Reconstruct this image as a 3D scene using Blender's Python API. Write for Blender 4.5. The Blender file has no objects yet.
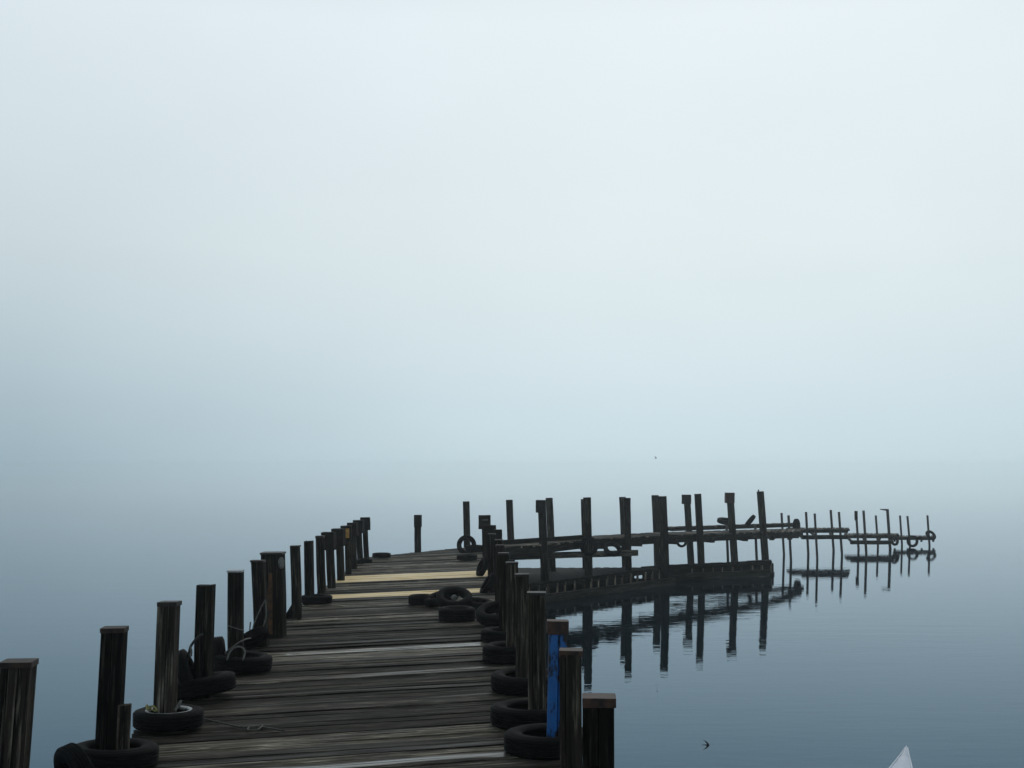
import bpy, math, random
from mathutils import Vector, Matrix
random.seed(11)
S = bpy.context.scene
COL = S.collection

# ---------------------------------------------------------------- camera
F, HZ, HW, HD = 1300.0, 470.0, 3.5, 1.5        # focal px, horizon row, eye height over water, deck height
K = F / 860.0
PITCH = math.atan((HZ - 384.0) / F)
cam_d = bpy.data.cameras.new('camera'); cam = bpy.data.objects.new('camera', cam_d); COL.objects.link(cam)
cam_d.sensor_width = 36.0; cam_d.lens = 36.0 * F / 1024.0
cam_d.clip_start = 0.05; cam_d.clip_end = 150000
cam.location = (0, 0, HW); cam.rotation_euler = (math.pi / 2 + PITCH, 0, 0)
S.camera = cam

# ---------------------------------------------------------------- sky, sun, exposure
W = bpy.data.worlds.new('World'); S.world = W; W.use_nodes = True
nt = W.node_tree; nt.nodes.clear(); N = nt.nodes.new; L = nt.links.new
SUN_EL, SUN_AZ = math.radians(48), math.radians(12)
out = N('ShaderNodeOutputWorld'); bg = N('ShaderNodeBackground'); bg.inputs['Strength'].default_value = 0.1
sky = N('ShaderNodeTexSky'); sky.sky_type = 'NISHITA'; sky.sun_disc = False
sky.sun_elevation = SUN_EL; sky.sun_rotation = SUN_AZ; sky.dust_density = 6; sky.air_density = 1.5
tc = N('ShaderNodeTexCoord'); sep = N('ShaderNodeSeparateXYZ'); L(tc.outputs['Generated'], sep.inputs[0])
def ramp(stops, interp='EASE'):
    r = N('ShaderNodeValToRGB'); cr = r.color_ramp; cr.interpolation = interp
    while len(cr.elements) > 1: cr.elements.remove(cr.elements[-1])
    cr.elements[0].position = stops[0][0]; cr.elements[0].color = stops[0][1]
    for p, c in stops[1:]:
        e = cr.elements.new(p); e.color = c
    return r
def G(v): return (v, v, v, 1)
elev = ramp([(0.0, (.61, .76, .825, 1)), (.054, (.65, .785, .85, 1)), (.11, (.71, .83, .88, 1)), (.167, (.75, .85, .885, 1)),
             (.33, (.80, .895, .945, 1)), (.6, (.60, .68, .72, 1)), (1.0, (.30, .34, .37, 1))], 'LINEAR')
L(sep.outputs['Z'], elev.inputs[0])
dot = N('ShaderNodeVectorMath'); dot.operation = 'DOT_PRODUCT'; L(tc.outputs['Generated'], dot.inputs[0])
dot.inputs[1].default_value = Vector((.18, 1, 0)).normalized()
mr = N('ShaderNodeMapRange'); mr.inputs['From Min'].default_value = -1; L(dot.outputs['Value'], mr.inputs['Value'])
azim = ramp([(0, G(.07)), (.5, G(.13)), (.80, G(.28)), (.93, G(.60)), (.972, G(.83)), (.99, G(.95)), (1, G(1.0))], 'LINEAR')
L(mr.outputs[0], azim.inputs[0])
lift = ramp([(0, G(0)), (.054, G(.18)), (.167, G(.55)), (.33, G(.80)), (.6, G(.4)), (1, G(.2))], 'LINEAR'); L(sep.outputs['Z'], lift.inputs[0])
mixf = N('ShaderNodeMix'); mixf.data_type = 'FLOAT'
L(lift.outputs[0], mixf.inputs[0]); L(azim.outputs[0], mixf.inputs[2]); mixf.inputs[3].default_value = 1.0
comb = N('ShaderNodeCombineXYZ')                    # the dimmer fog away from the bright bearing is also bluer
for i_, p_ in enumerate((1.10, .95, .84)):
    pw = N('ShaderNodeMath'); pw.operation = 'POWER'; pw.inputs[1].default_value = p_; L(mixf.outputs[0], pw.inputs[0])
    m10 = N('ShaderNodeMath'); m10.operation = 'MULTIPLY'; m10.inputs[1].default_value = 10.0
    L(pw.outputs[0], m10.inputs[0]); L(m10.outputs[0], comb.inputs[i_])
mul = N('ShaderNodeVectorMath'); mul.operation = 'MULTIPLY'; L(elev.outputs[0], mul.inputs[0]); L(comb.outputs[0], mul.inputs[1])
fn = N('ShaderNodeTexNoise'); fn.inputs['Scale'].default_value = 5.0; fn.inputs['Detail'].default_value = 4
fm = N('ShaderNodeMapping'); fm.inputs['Scale'].default_value = (1, 1, 2.2); L(tc.outputs['Generated'], fm.inputs[0]); L(fm.outputs[0], fn.inputs['Vector'])
fr = N('ShaderNodeMapRange'); fr.inputs['From Min'].default_value = .3; fr.inputs['From Max'].default_value = .7
fr.inputs['To Min'].default_value = .985; fr.inputs['To Max'].default_value = 1.015; L(fn.outputs[0], fr.inputs[0])
wisp = N('ShaderNodeVectorMath'); wisp.operation = 'SCALE'; L(mul.outputs[0], wisp.inputs[0]); L(fr.outputs[0], wisp.inputs['Scale'])
mx = N('ShaderNodeMix'); mx.data_type = 'RGBA'; mx.inputs[0].default_value = 0.95
L(sky.outputs[0], mx.inputs[6]); L(wisp.outputs[0], mx.inputs[7])
L(mx.outputs[2], bg.inputs['Color']); L(bg.outputs[0], out.inputs[0])

sun_d = bpy.data.lights.new('sun', 'SUN'); sun = bpy.data.objects.new('sun', sun_d); COL.objects.link(sun)
sun_d.energy = 0.5; sun_d.angle = math.radians(25); sun_d.color = (1, .96, .9)
sdir = Vector((math.sin(SUN_AZ) * math.cos(SUN_EL), math.cos(SUN_AZ) * math.cos(SUN_EL), math.sin(SUN_EL)))
sun.rotation_euler = sdir.to_track_quat('Z', 'Y').to_euler()

vs = S.view_settings; vs.view_transform = 'Standard'; vs.look = 'None'; vs.exposure = 0; vs.gamma = 1
S.cycles.use_denoising = True
S.cycles.volume_bounces = 1; S.cycles.max_bounces = 6

# ---------------------------------------------------------------- helpers
cp, sp = math.cos(PITCH), math.sin(PITCH)
def ray(px, py):
    u, v = (px - 512) / F, (384 - py) / F
    return Vector((u, cp - v * sp, sp + v * cp))
def P(px, py, z=HD):
    """point on the horizontal plane z seen at that place of the photo"""
    d = ray(px, py); t = (z - HW) / d.z
    return Vector((d.x * t, d.y * t, z))
def AT(px, py, y):
    """point at distance y"""
    d = ray(px, py); t = y / d.y
    return Vector((d.x * t, y, HW + d.z * t))
def tag(o, label=None, cat=None, group=None, kind=None):
    if label: o['label'] = label
    if cat: o['category'] = cat
    if group: o['group'] = group
    if kind: o['kind'] = kind
    return o
def empty(name, loc, rz=0):
    o = bpy.data.objects.new(name, None); COL.objects.link(o); o.location = loc; o.rotation_euler = (0, 0, rz)
    o.empty_display_size = .2
    return o
class MB:
    def __init__(s): s.v = []; s.f = []; s.uv = []; s.c = []; s.sm = []
    def face(s, idx, uvs, col, smooth=False):
        s.f.append(idx); s.uv += uvs; s.c += [col] * len(idx); s.sm.append(smooth)
    def prism(s, p0, p1, sec, up=Vector((0, 0, 1)), col=(.5, 0, 0, 1), segs=1, jit=0.0, taper=1.0, twist=0.0, endj=0.0):
        """extrude section sec [(side, up)] from p0 to p1"""
        p0, p1 = Vector(p0), Vector(p1); ax = (p1 - p0); ln = ax.length; ax.normalize()
        sd = ax.cross(up)
        if sd.length < 1e-4: sd = Vector((1, 0, 0))
        sd.normalize(); u2 = sd.cross(ax).normalized()
        n = len(sec); b = len(s.v); u0 = random.uniform(0, 50); v0 = random.uniform(0, 50)
        per = [0]
        for i in range(n):
            a, c = sec[i], sec[(i + 1) % n]; per.append(per[-1] + math.hypot(a[0] - c[0], a[1] - c[1]))
        for k in range(segs + 1):
            t = k / segs; j = (random.uniform(-jit, jit), random.uniform(-jit, jit)) if 0 < k < segs or endj else (0, 0)
            sc = 1 + (taper - 1) * t; an = twist * t; ca, sa = math.cos(an), math.sin(an)
            for (a, c) in sec:
                a2, c2 = (a * ca - c * sa) * sc + j[0], (a * sa + c * ca) * sc + j[1]
                e = random.uniform(-endj, endj) if k == segs and endj else 0
                s.v.append(p0 + ax * (ln * t + e) + sd * a2 + u2 * c2)
        for k in range(segs):
            for i in range(n):
                i2 = (i + 1) % n
                ua, ub = u0 + ln * k / segs, u0 + ln * (k + 1) / segs
                va, vb = v0 + per[i], v0 + per[i + 1]
                s.face([b + k * n + i, b + k * n + i2, b + (k + 1) * n + i2, b + (k + 1) * n + i],
                       [(ua, va), (ua, vb), (ub, vb), (ub, va)], col)
        s.face([b + i for i in range(n)][::-1], [(u0 + c[0], v0 + c[1]) for c in sec][::-1], col)
        s.face([b + segs * n + i for i in range(n)], [(u0 + c[0], v0 + c[1]) for c in sec], col)
    def box(s, p0, p1, w, h, bev=.006, **k):
        s.prism(p0, p1, rect(w, h, bev), **k)
    def revolve(s, prof, n=40, col=(.5, 0, 0, 1), M=None, closed=True, smooth=True):
        """prof [(r, z)] about Z"""
        M = M or Matrix(); b = len(s.v); m = len(prof)
        for k in range(n):
            a = 2 * math.pi * k / n
            for (r, z) in prof: s.v.append(M @ Vector((r * math.cos(a), r * math.sin(a), z)))
        rng = m if closed else m - 1
        for k in range(n):
            k2 = (k + 1) % n
            for i in range(rng):
                i2 = (i + 1) % m
                s.face([b + k * m + i, b + k2 * m + i, b + k2 * m + i2, b + k * m + i2],
                       [(k / n, i / m), ((k + 1) / n, i / m), ((k + 1) / n, (i + 1) / m), (k / n, (i + 1) / m)], col, smooth)
    def tube(s, pts, r, n=7, col=(.5, 0, 0, 1)):
        pts = [Vector(p) for p in pts]; b = len(s.v); ref = Vector((.13, .21, .97)); acc = 0
        for k, p in enumerate(pts):
            t = (pts[min(k + 1, len(pts) - 1)] - pts[max(k - 1, 0)]).normalized()
            a = t.cross(ref); a = a.normalized() if a.length > 1e-3 else Vector((1, 0, 0)); c = a.cross(t)
            rr = r[k] if isinstance(r, (list, tuple)) else r
            for i in range(n):
                th = 2 * math.pi * i / n; s.v.append(p + a * (rr * math.cos(th)) + c * (rr * math.sin(th)))
        for k in range(len(pts) - 1):
            dl = (pts[k + 1] - pts[k]).length
            for i in range(n):
                i2 = (i + 1) % n
                s.face([b + k * n + i, b + k * n + i2, b + (k + 1) * n + i2, b + (k + 1) * n + i],
                       [(acc, i / n), (acc, (i + 1) / n), (acc + dl, (i + 1) / n), (acc + dl, i / n)], col, True)
            acc += dl
        s.face([b + i for i in range(n)], [(0, 0)] * n, col); s.face([b + (len(pts) - 1) * n + i for i in range(n)][::-1], [(0, 0)] * n, col)
    def build(s, name, mat, parent=None, loc=None):
        """links the mesh; loc = its origin in world space"""
        o0 = Vector(loc) if loc is not None else Vector((0, 0, 0))
        me = bpy.data.meshes.new(name)
        me.from_pydata([tuple(v - o0) for v in s.v], [], s.f)
        me.color_attributes.new('tint', 'FLOAT_COLOR', 'CORNER'); me.uv_layers.new(name='UVMap')
        me.uv_layers['UVMap'].data.foreach_set('uv', [x for uv in s.uv for x in uv])
        me.color_attributes['tint'].data.foreach_set('color', [x for c in s.c for x in c])
        me.polygons.foreach_set('use_smooth', s.sm)
        me.materials.append(mat); me.update()
        import bmesh
        bm = bmesh.new(); bm.from_mesh(me); bmesh.ops.recalc_face_normals(bm, faces=bm.faces); bm.to_mesh(me); bm.free()
        o = bpy.data.objects.new(name, me); COL.objects.link(o)
        if parent is not None:
            o.parent = parent
            o.location = o0 - Vector(parent.location) if parent.rotation_euler.z == 0 and loc is not None else Vector((0, 0, 0))
            if loc is None:
                o.matrix_parent_inverse = Matrix.Translation(Vector(parent.location)).inverted()
        else:
            o.location = o0
        return o
def rect(w, h, b=.006):
    w, h = w / 2, h / 2
    return [(-w + b, -h), (w - b, -h), (w, -h + b), (w, h - b), (w - b, h), (-w + b, h), (-w, h - b), (-w, -h + b)]
def cracked(w, d, notches=2):
    """square section with drying cracks cut into its faces"""
    b = .008; x, y = w / 2, d / 2; pts = []
    cs = [(-x, -y), (x, -y), (x, y), (-x, y)]
    for i in range(4):
        a, c = Vector(cs[i]), Vector(cs[(i + 1) % 4]); t = (c - a).normalized(); nrm = Vector((t.y, -t.x)); ln = (c - a).length
        pts.append(tuple(a + t * b))
        ks = sorted(random.uniform(.2, .8) * ln for _ in range(random.randint(1, notches)))
        last = b
        for k in ks:
            if k - last < .03: continue
            last = k; wd = random.uniform(.003, .007); dp = random.uniform(.010, .022)
            pts += [tuple(a + t * (k - wd)), tuple(a + t * k - nrm * dp), tuple(a + t * (k + wd))]
        pts.append(tuple(c - t * b))
    return pts
def smooth_path(pts, n=8):
    pts = [Vector(p) for p in pts]; out = []
    q = [pts[0] * 2 - pts[1]] + pts + [pts[-1] * 2 - pts[-2]]
    for i in range(1, len(q) - 2):
        for k in range(n):
            t = k / n; a, b, c, d = q[i - 1], q[i], q[i + 1], q[i + 2]
            out.append(.5 * ((2 * b) + (c - a) * t + (2 * a - 5 * b + 4 * c - d) * t * t + (3 * b - a - 3 * c + d) * t ** 3))
    out.append(pts[-1]); return out

# ---------------------------------------------------------------- materials
def mat(name):
    m = bpy.data.materials.new(name); m.use_nodes = True; t = m.node_tree
    return m, t, t.nodes.new, t.links.new, t.nodes['Principled BSDF']
def mixc(t, fac, a, b, mode='MIX'):
    x = t.nodes.new('ShaderNodeMix'); x.data_type = 'RGBA'; x.blend_type = mode
    for sock, val in ((x.inputs[0], fac), (x.inputs[6], a), (x.inputs[7], b)):
        if hasattr(val, 'links') or isinstance(val, bpy.types.NodeSocket): t.links.new(val, sock)
        elif isinstance(val, (int, float)): sock.default_value = val
        else: sock.default_value = (*val, 1)
    return x.outputs[2]
def noise(t, vec, scale, detail=4, rough=.6, sc=(1, 1, 1), out='Fac'):
    mp = t.nodes.new('ShaderNodeMapping'); mp.inputs['Scale'].default_value = sc; t.links.new(vec, mp.inputs[0])
    n = t.nodes.new('ShaderNodeTexNoise'); n.inputs['Scale'].default_value = scale
    n.inputs['Detail'].default_value = detail; n.inputs['Roughness'].default_value = rough
    t.links.new(mp.outputs[0], n.inputs['Vector']); return n.outputs[out]
def mrange(t, v, a, b, c, d):
    m = t.nodes.new('ShaderNodeMapRange'); t.links.new(v, m.inputs[0])
    for i, x in enumerate((a, b, c, d)): m.inputs[1 + i].default_value = x
    return m.outputs[0]
def math_(t, op, a, b):
    m = t.nodes.new('ShaderNodeMath'); m.operation = op
    for i, x in enumerate((a, b)):
        if isinstance(x, bpy.types.NodeSocket): t.links.new(x, m.inputs[i])
        else: m.inputs[i].default_value = x
    return m.outputs[0]
def wood(name, dark, mid, light, olive=None, rough=(.55, .9), gain=1.0, spec=.35):
    m, t, N, L, b = mat(name)
    uv = N('ShaderNodeUVMap').outputs[0]; ob = N('ShaderNodeTexCoord').outputs['Object']
    ca = N('ShaderNodeVertexColor'); ca.layer_name = 'tint'
    sp_ = N('ShaderNodeSeparateColor'); L(ca.outputs[0], sp_.inputs[0]); tone, wet = sp_.outputs[0], sp_.outputs[1]
    g1 = noise(t, uv, 1, 5, .65, (.7, 15, 1)); g2 = noise(t, uv, 1, 4, .65, (1.8, 42, 1)); bl = noise(t, uv, 1, 4, .6, (2.5, 7, 1))
    c = mixc(t, mrange(t, g1, .40, .60, 0, 1), dark, mid)
    c = mixc(t, math_(t, 'MULTIPLY', mrange(t, g2, .5, .66, 0, 1), mrange(t, bl, .38, .62, .1, 1)), c, light)
    if olive:
        c = mixc(t, mrange(t, noise(t, ob, 2.2, 4), .48, .72, 0, .7), c, olive)
    k = math_(t, 'MULTIPLY', mrange(t, tone, 0, 1, .25, 2.6), gain)
    sc = N('ShaderNodeVectorMath'); sc.operation = 'SCALE'; L(c, sc.inputs[0]); L(k, sc.inputs['Scale'])
    L(sc.outputs[0], b.inputs['Base Color'])
    r = mrange(t, noise(t, uv, 1, 3, .6, (1.5, 12, 1)), .3, .7, rough[0], rough[1])
    wet = math_(t, 'MULTIPLY', wet, mrange(t, noise(t, uv, 1, 2, .5, (.45, 7, 1)), .44, .54, .0, 1))
    r2 = t.nodes.new('ShaderNodeMix'); r2.data_type = 'FLOAT'; L(wet, r2.inputs[0]); L(r, r2.inputs[2]); r2.inputs[3].default_value = .24
    L(r2.outputs[0], b.inputs['Roughness'])
    h = math_(t, 'ADD', g1, math_(t, 'MULTIPLY', g2, .5))
    bp = N('ShaderNodeBump'); bp.inputs['Distance'].default_value = .006
    L(math_(t, 'SUBTRACT', .7, math_(t, 'MULTIPLY', wet, .6)), bp.inputs['Strength']); L(h, bp.inputs['Height']); L(bp.outputs[0], b.inputs['Normal'])
    L(math_(t, 'ADD', spec, math_(t, 'MULTIPLY', wet, .45)), b.inputs['Specular IOR Level'])
    return m
M = {}
M['deck'] = wood('weathered_decking', (.007, .0065, .0055), (.042, .036, .028), (.21, .185, .142), (.022, .021, .013), (.6, .9), 1.5, .05)
M['post'] = wood('dark_timber', (.003, .0028, .0025), (.018, .0152, .0118), (.105, .093, .073), (.013, .013, .007), (.75, .95), 1.0, .06)
M['new'] = wood('new_yellow_plank', (.58, .40, .17), (.95, .70, .34), (.97, .82, .50), None, (.4, .6))
def plain(name, base, alt, rough, metal=0, scale=8, bump=.4, dist=.004, spec=.5):
    m, t, N, L, b = mat(name); ob = N('ShaderNodeTexCoord').outputs['Object']
    c = mixc(t, mrange(t, noise(t, ob, scale, 6, .65), .4, .62, 0, 1), base, alt); L(c, b.inputs['Base Color'])
    b.inputs['Roughness'].default_value = rough; b.inputs['Metallic'].default_value = metal; b.inputs['Specular IOR Level'].default_value = spec
    bp = N('ShaderNodeBump'); bp.inputs['Strength'].default_value = bump; bp.inputs['Distance'].default_value = dist
    L(noise(t, ob, scale * 6, 4), bp.inputs['Height']); L(bp.outputs[0], b.inputs['Normal']); return m
M['rust'] = plain('rusty_cap', (.07, .034, .022), (.018, .010, .008), .65, .2, 14)
M['rust_face'] = plain('rust_streak', (.12, .05, .014), (.014, .010, .007), .8, 0, 7)
M['rust_dark'] = plain('dark_rusty_cap', (.045, .022, .014), (.012, .007, .006), .7, .2, 14)
M['darkmetal'] = plain('dark_cap', (.03, .022, .018), (.012, .010, .01), .6, .2, 12)
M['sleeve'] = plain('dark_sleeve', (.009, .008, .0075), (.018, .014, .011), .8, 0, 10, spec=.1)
M['rubber'] = plain('tyre_rubber', (.006, .006, .0065), (.008, .008, .0075), .75, 0, 6, .3, .003, .07)
M['lid'] = plain('pale_lid', (.5, .52, .53), (.3, .31, .31), .5, 0, 14)
M['white'] = plain('white_sidewall_ring', (.55, .58, .58), (.25, .26, .26), .5, 0, 14)
M['pipe'] = plain('steel_pipe', (.028, .03, .032), (.05, .035, .025), .6, .4, 10)
M['rope'] = plain('grey_rope', (.16, .155, .135), (.08, .077, .07), .9, 0, 40)
M['rope_y'] = plain('yellow_green_rope', (.30, .29, .09), (.14, .14, .05), .9, 0, 40)
M['rope_d'] = plain('dark_rope', (.03, .03, .028), (.05, .048, .04), .9, 0, 40)
M['rope_d2'] = plain('weathered_rope', (.11, .105, .085), (.05, .05, .04), .9, 0, 40)
M['ochre'] = plain('ochre_board', (.42, .24, .055), (.25, .13, .03), .7, 0, 20)
M['pale'] = plain('pale_patch', (.20, .20, .18), (.05, .05, .045), .8, 0, 18)
M['bird'] = plain('dark_feathers', (.008, .009, .012), (.015, .015, .018), .6, 0, 30)
M['hull'] = plain('white_hull_paint', (.62, .68, .78), (.5, .56, .66), .3, 0, 5, .1, .002)
M['blue'] = None
m, t, N_, L_, b = mat('flaking_blue_paint'); ob = N_('ShaderNodeTexCoord').outputs['Object']
n1 = noise(t, ob, 9, 8, .75, (1, 1, .35)); f = mrange(t, n1, .495, .53, 0, 1)
L_(mixc(t, f, mixc(t, noise(t, ob, 25, 3), (.004, .075, .27), (.010, .15, .45)), (.008, .009, .013)), b.inputs['Base Color'])
b.inputs['Roughness'].default_value = .5
bp = N_('ShaderNodeBump'); bp.inputs['Distance'].default_value = .004; L_(f, bp.inputs['Height']); bp.invert = True; L_(bp.outputs[0], b.inputs['Normal'])
M['blue'] = m

# ---------------------------------------------------------------- water
m, t, N_, L_, b = mat('lake_water')
b.inputs['Base Color'].default_value = (.006, .014, .018, 1); b.inputs['Roughness'].default_value = .6; b.inputs['Specular IOR Level'].default_value = 0
ob = N_('ShaderNodeTexCoord').outputs['Object']
h1 = noise(t, ob, 1, 3, .55, (.35, 1.1, 1)); h2 = noise(t, ob, 1, 2, .5, (2.2, 5.5, 1))
patch = mrange(t, noise(t, ob, 1, 2, .5, (.03, .05, 1)), .38, .62, .35, 1.0)
bp = N_('ShaderNodeBump'); bp.inputs['Strength'].default_value = 1; bp.inputs['Distance'].default_value = .0045
dl = N_('ShaderNodeVectorMath'); dl.operation = 'LENGTH'; L_(ob, dl.inputs[0])
calm = mrange(t, dl.outputs['Value'], 60, 260, 1.0, 0.0)             # flat calm out on the open lake
L_(math_(t, 'MULTIPLY', math_(t, 'MULTIPLY', math_(t, 'ADD', h1, math_(t, 'MULTIPLY', h2, .42)), patch), calm), bp.inputs['Height'])
fr_ = N_('ShaderNodeFresnel'); fr_.inputs['IOR'].default_value = 1.333; L_(bp.outputs[0], fr_.inputs['Normal'])
gl = N_('ShaderNodeBsdfGlossy'); gl.inputs['Roughness'].default_value = .004; L_(bp.outputs[0], gl.inputs['Normal'])
L_(mixc(t, mrange(t, fr_.outputs[0], .1, .9, 0, 1), (.32, .56, .76), (1, 1, 1)), gl.inputs['Color'])
mxs = N_('ShaderNodeMixShader'); L_(fr_.outputs[0], mxs.inputs[0]); L_(b.outputs[0], mxs.inputs[1]); L_(gl.outputs[0], mxs.inputs[2])
L_(mxs.outputs[0], t.nodes['Material Output'].inputs[0])
me = bpy.data.meshes.new('water'); R = 60000
me.from_pydata([(-R, -R, 0), (R, -R, 0), (R, R, 0), (-R, R, 0)], [], [(0, 1, 2, 3)]); me.materials.append(m)
water = bpy.data.objects.new('water', me); COL.objects.link(water); tag(water, kind='structure')
water['label'] = 'calm grey blue lake water fading into the fog'

# ---------------------------------------------------------------- piers
def lerp_poly(pts, s):
    """point at fraction s of a polyline, by length"""
    ls = [(pts[i + 1] - pts[i]).length for i in range(len(pts) - 1)]; tot = sum(ls); d = s * tot
    for i, l in enumerate(ls):
        if d <= l or i == len(ls) - 1: return pts[i].lerp(pts[i + 1], min(d / l, 1.0))
        d -= l
def walkway(root, A, B, plank=.145, thick=.045, gap=(.008, .032), tones=None, special=None, tmul=1.0):
    """planks laid from edge A to edge B; special {index: (name, material)} become parts of their own"""
    A = [Vector(p) for p in A]; B = [Vector(p) for p in B]
    mid = sum((A[i + 1] - A[i]).length for i in range(len(A) - 1)); mid = (mid + sum((B[i + 1] - B[i]).length for i in range(len(B) - 1))) / 2
    n = int(mid / plank); mb = MB()
    for k in range(n):
        s0 = (k + .5) / n; a, c = lerp_poly(A, s0), lerp_poly(B, s0); ax = (c - a).normalized()
        e0, e1 = random.uniform(-.02, .05), random.uniform(-.02, .05); dz = random.uniform(-.007, .007)
        a2 = a - ax * e0 + Vector((0, 0, dz - thick / 2)); c2 = c + ax * e1 + Vector((0, 0, dz + random.uniform(-.004, .004) - thick / 2))
        w = plank - random.uniform(*gap)
        sp_ = special(k, s0, a, c) if special else None
        tone = (random.choice([0, .02, .05, .08, .12, .16, .24, .4, .75, 1.2]) + random.uniform(0, .04)) * tmul; wet = random.random() ** 5 * .6
        if sp_ and sp_[0] == 'tone': tone, wet = sp_[1], sp_[2]; sp_ = None
        if sp_: tone, wet = .36, .1
        tgt = MB() if sp_ else mb
        tgt.box(a2, c2, w, thick, .005, col=(tone, wet, 0, 1), segs=5, jit=.004)
        if sp_: tgt.build(sp_[0], sp_[1], root, loc=root.location)
    return mb
def edge_beams(root, A, B, inset=.10, w=.10, h=.22, drop=.05, name='stringer'):
    for E, sgn in ((A, 1), (B, -1)):
        mb = MB()
        for i in range(len(E) - 1):
            p, q = Vector(E[i]), Vector(E[i + 1]); o = Vector((0, 0, -drop - h / 2))
            nrm = (q - p).cross(Vector((0, 0, 1))).normalized() * (inset * sgn)
            mb.box(p + nrm + o, q + nrm + o, w, h, .008, col=(.28, .1, 0, 1), segs=3, jit=.006)
        mb.build(name, M['post'], root, loc=root.location)

# main pier: left edge and right edge
L0, L1 = P(150, 722), P(362, 561); R0, R1 = P(568, 748), P(491, 557)
def ext(a, b, y): t = (y - a.y) / (b.y - a.y); return a.lerp(b, t) if 0 <= t <= 1 else a + (b - a) * t
LA = [ext(L0, L1, -1.8), ext(L0, L1, 19.75 * K)]
RA = [ext(R0, R1, -1.1), ext(R0, R1, 20.9 * K)]
pier = empty('pier', (-1.3, 6, HD))
tag(pier, 'main wooden pier of worn cross planks running out between two rows of posts', 'pier')
def where(a, c, px):
    """photo row of a plank at column px"""
    t = .5
    for _ in range(12):
        p = a.lerp(c, t); q = p - Vector((0, 0, HW)); d = q.y * cp + q.z * sp; x = 512 + F * q.x / d
        t += (px - x) / max(1, (512 + F * c.x / c.y) - (512 + F * a.x / a.y))
    p = a.lerp(c, t); q = p - Vector((0, 0, HW)); d = q.y * cp + q.z * sp
    return 384 - F * (-q.y * sp + q.z * cp) / d
def spec_main(k, s, a, c):
    y = where(a, c, 420) if a.y > 4 else 2000
    if 572.3 < y < 579.3: return ('new_plank', M['new'])
    if 591.0 < y < 595.2: return ('new_plank', M['new'])
    if 563.6 < y < 565.4 or 569.4 < y < 570.6: return ('tone', 1.8, .2)
    if 645.6 < y < 650: return ('tone', 1.3, 1.0)
    if 650 <= y < 655: return ('tone', .9, .2)
    if 669 < y < 672.5: return ('tone', .35, .8)
    if 614 < y < 617 or 583 < y < 584.4: return ('tone', 1.1, .3)
    if 754 < y < 768: return ('tone', .4, 1.0)
    if 727 < y < 732 or 738 < y < 742: return ('tone', .7, .1)
    return None
walkway(pier, LA, RA, special=spec_main, plank=.165).build('deck', M['deck'], pier, loc=pier.location)
edge_beams(pier, LA, RA, inset=.12)
mb = MB()
for k in range(9):
    s = .03 + k * .118; a, c = lerp_poly(LA, s), lerp_poly(RA, s); o = Vector((0, 0, -.38))
    mb = MB(); mb.box(a + o, c + o, .12, .2, col=(.25, 0, 0, 1))
    mb.build('cross_beam', M['post'], pier, loc=pier.location)

# curving second pier
def PW(px, wy, z):                               # over the water point seen at (px, wy), at height z
    q = P(px, wy, 0); return Vector((q.x, q.y, z))
B2 = [LA[1] + Vector((0, .12, 0)), P(457, 548.5, 1.5), P(521, 540.3, 1.5), P(578, 536.4, 1.5), P(655, 532.4, 1.46), P(775, 528.9, 1.36), P(800, 528.8, 1.22)]
F2 = [RA[1] + Vector((.05, .12, 0)), P(503, 547.5, 1.5), PW(545, 600, 1.5), PW(588, 592, 1.5), PW(664, 582, 1.45), PW(762, 571, 1.35), PW(800, 564, 1.2)]
F2 = [p - Vector((0, -.1, 0)) for p in F2]
pier2 = empty('curved_pier', (2, 24.5, 1.5))
tag(pier2, 'farther pier curving away to the right across the water on thick timber posts', 'pier')
walkway(pier2, B2, F2, plank=.16, thick=.05).build('deck', M['deck'], pier2, loc=pier2.location)
edge_beams(pier2, B2, F2, inset=.06, w=.12, h=.20)
mb = MB()
for s in (.36, .46, .56, .66, .76, .86, .95):
    a, c = lerp_poly(B2, s), lerp_poly(F2, s); o = Vector((0, 0, -.22)); ax = (c - a).normalized()
    mb.box(a + o - ax * .05, c + o + ax * .05, .16, .16, col=(.25, 0, 0, 1))
    mb.build('cross_beam', M['post'], pier2, loc=pier2.location); mb = MB()
mb = MB(); a, c = AT(492, 557.5, 35.6), AT(637, 552.8, 38.3)
mb.box(a, c, .12, .17, col=(.42, .1, 0, 1), segs=4, jit=.006); mb.build('side_beam', M['deck'], pier2, loc=pier2.location)

mb = MB(); a, c = P(500, 542.5, 1.56), P(588, 536.6, 1.56)
mb.box(a, c, .10, .12, col=(.1, 0, 0, 1), segs=4, jit=.005); mb.build('kerb_beam', M['post'], pier2, loc=pier2.location)
# narrow catwalk behind
cat = empty('catwalk', AT(667, 529, 31.0 * K))
tag(cat, 'narrow raised catwalk behind the curved pier, ending at an upright tyre', 'catwalk')
c0, c1 = AT(667, 527, 31.2 * K), AT(793, 523, 35.3 * K)
nr = (c1 - c0).cross(Vector((0, 0, 1))).normalized() * .22
walkway(cat, [c0 - nr, c1 - nr], [c0 + nr, c1 + nr], plank=.2).build('deck', M['deck'], cat, loc=cat.location)
edge_beams(cat, [c0 - nr, c1 - nr], [c0 + nr, c1 + nr], inset=.05, w=.07, h=.10, drop=.045)

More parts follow.
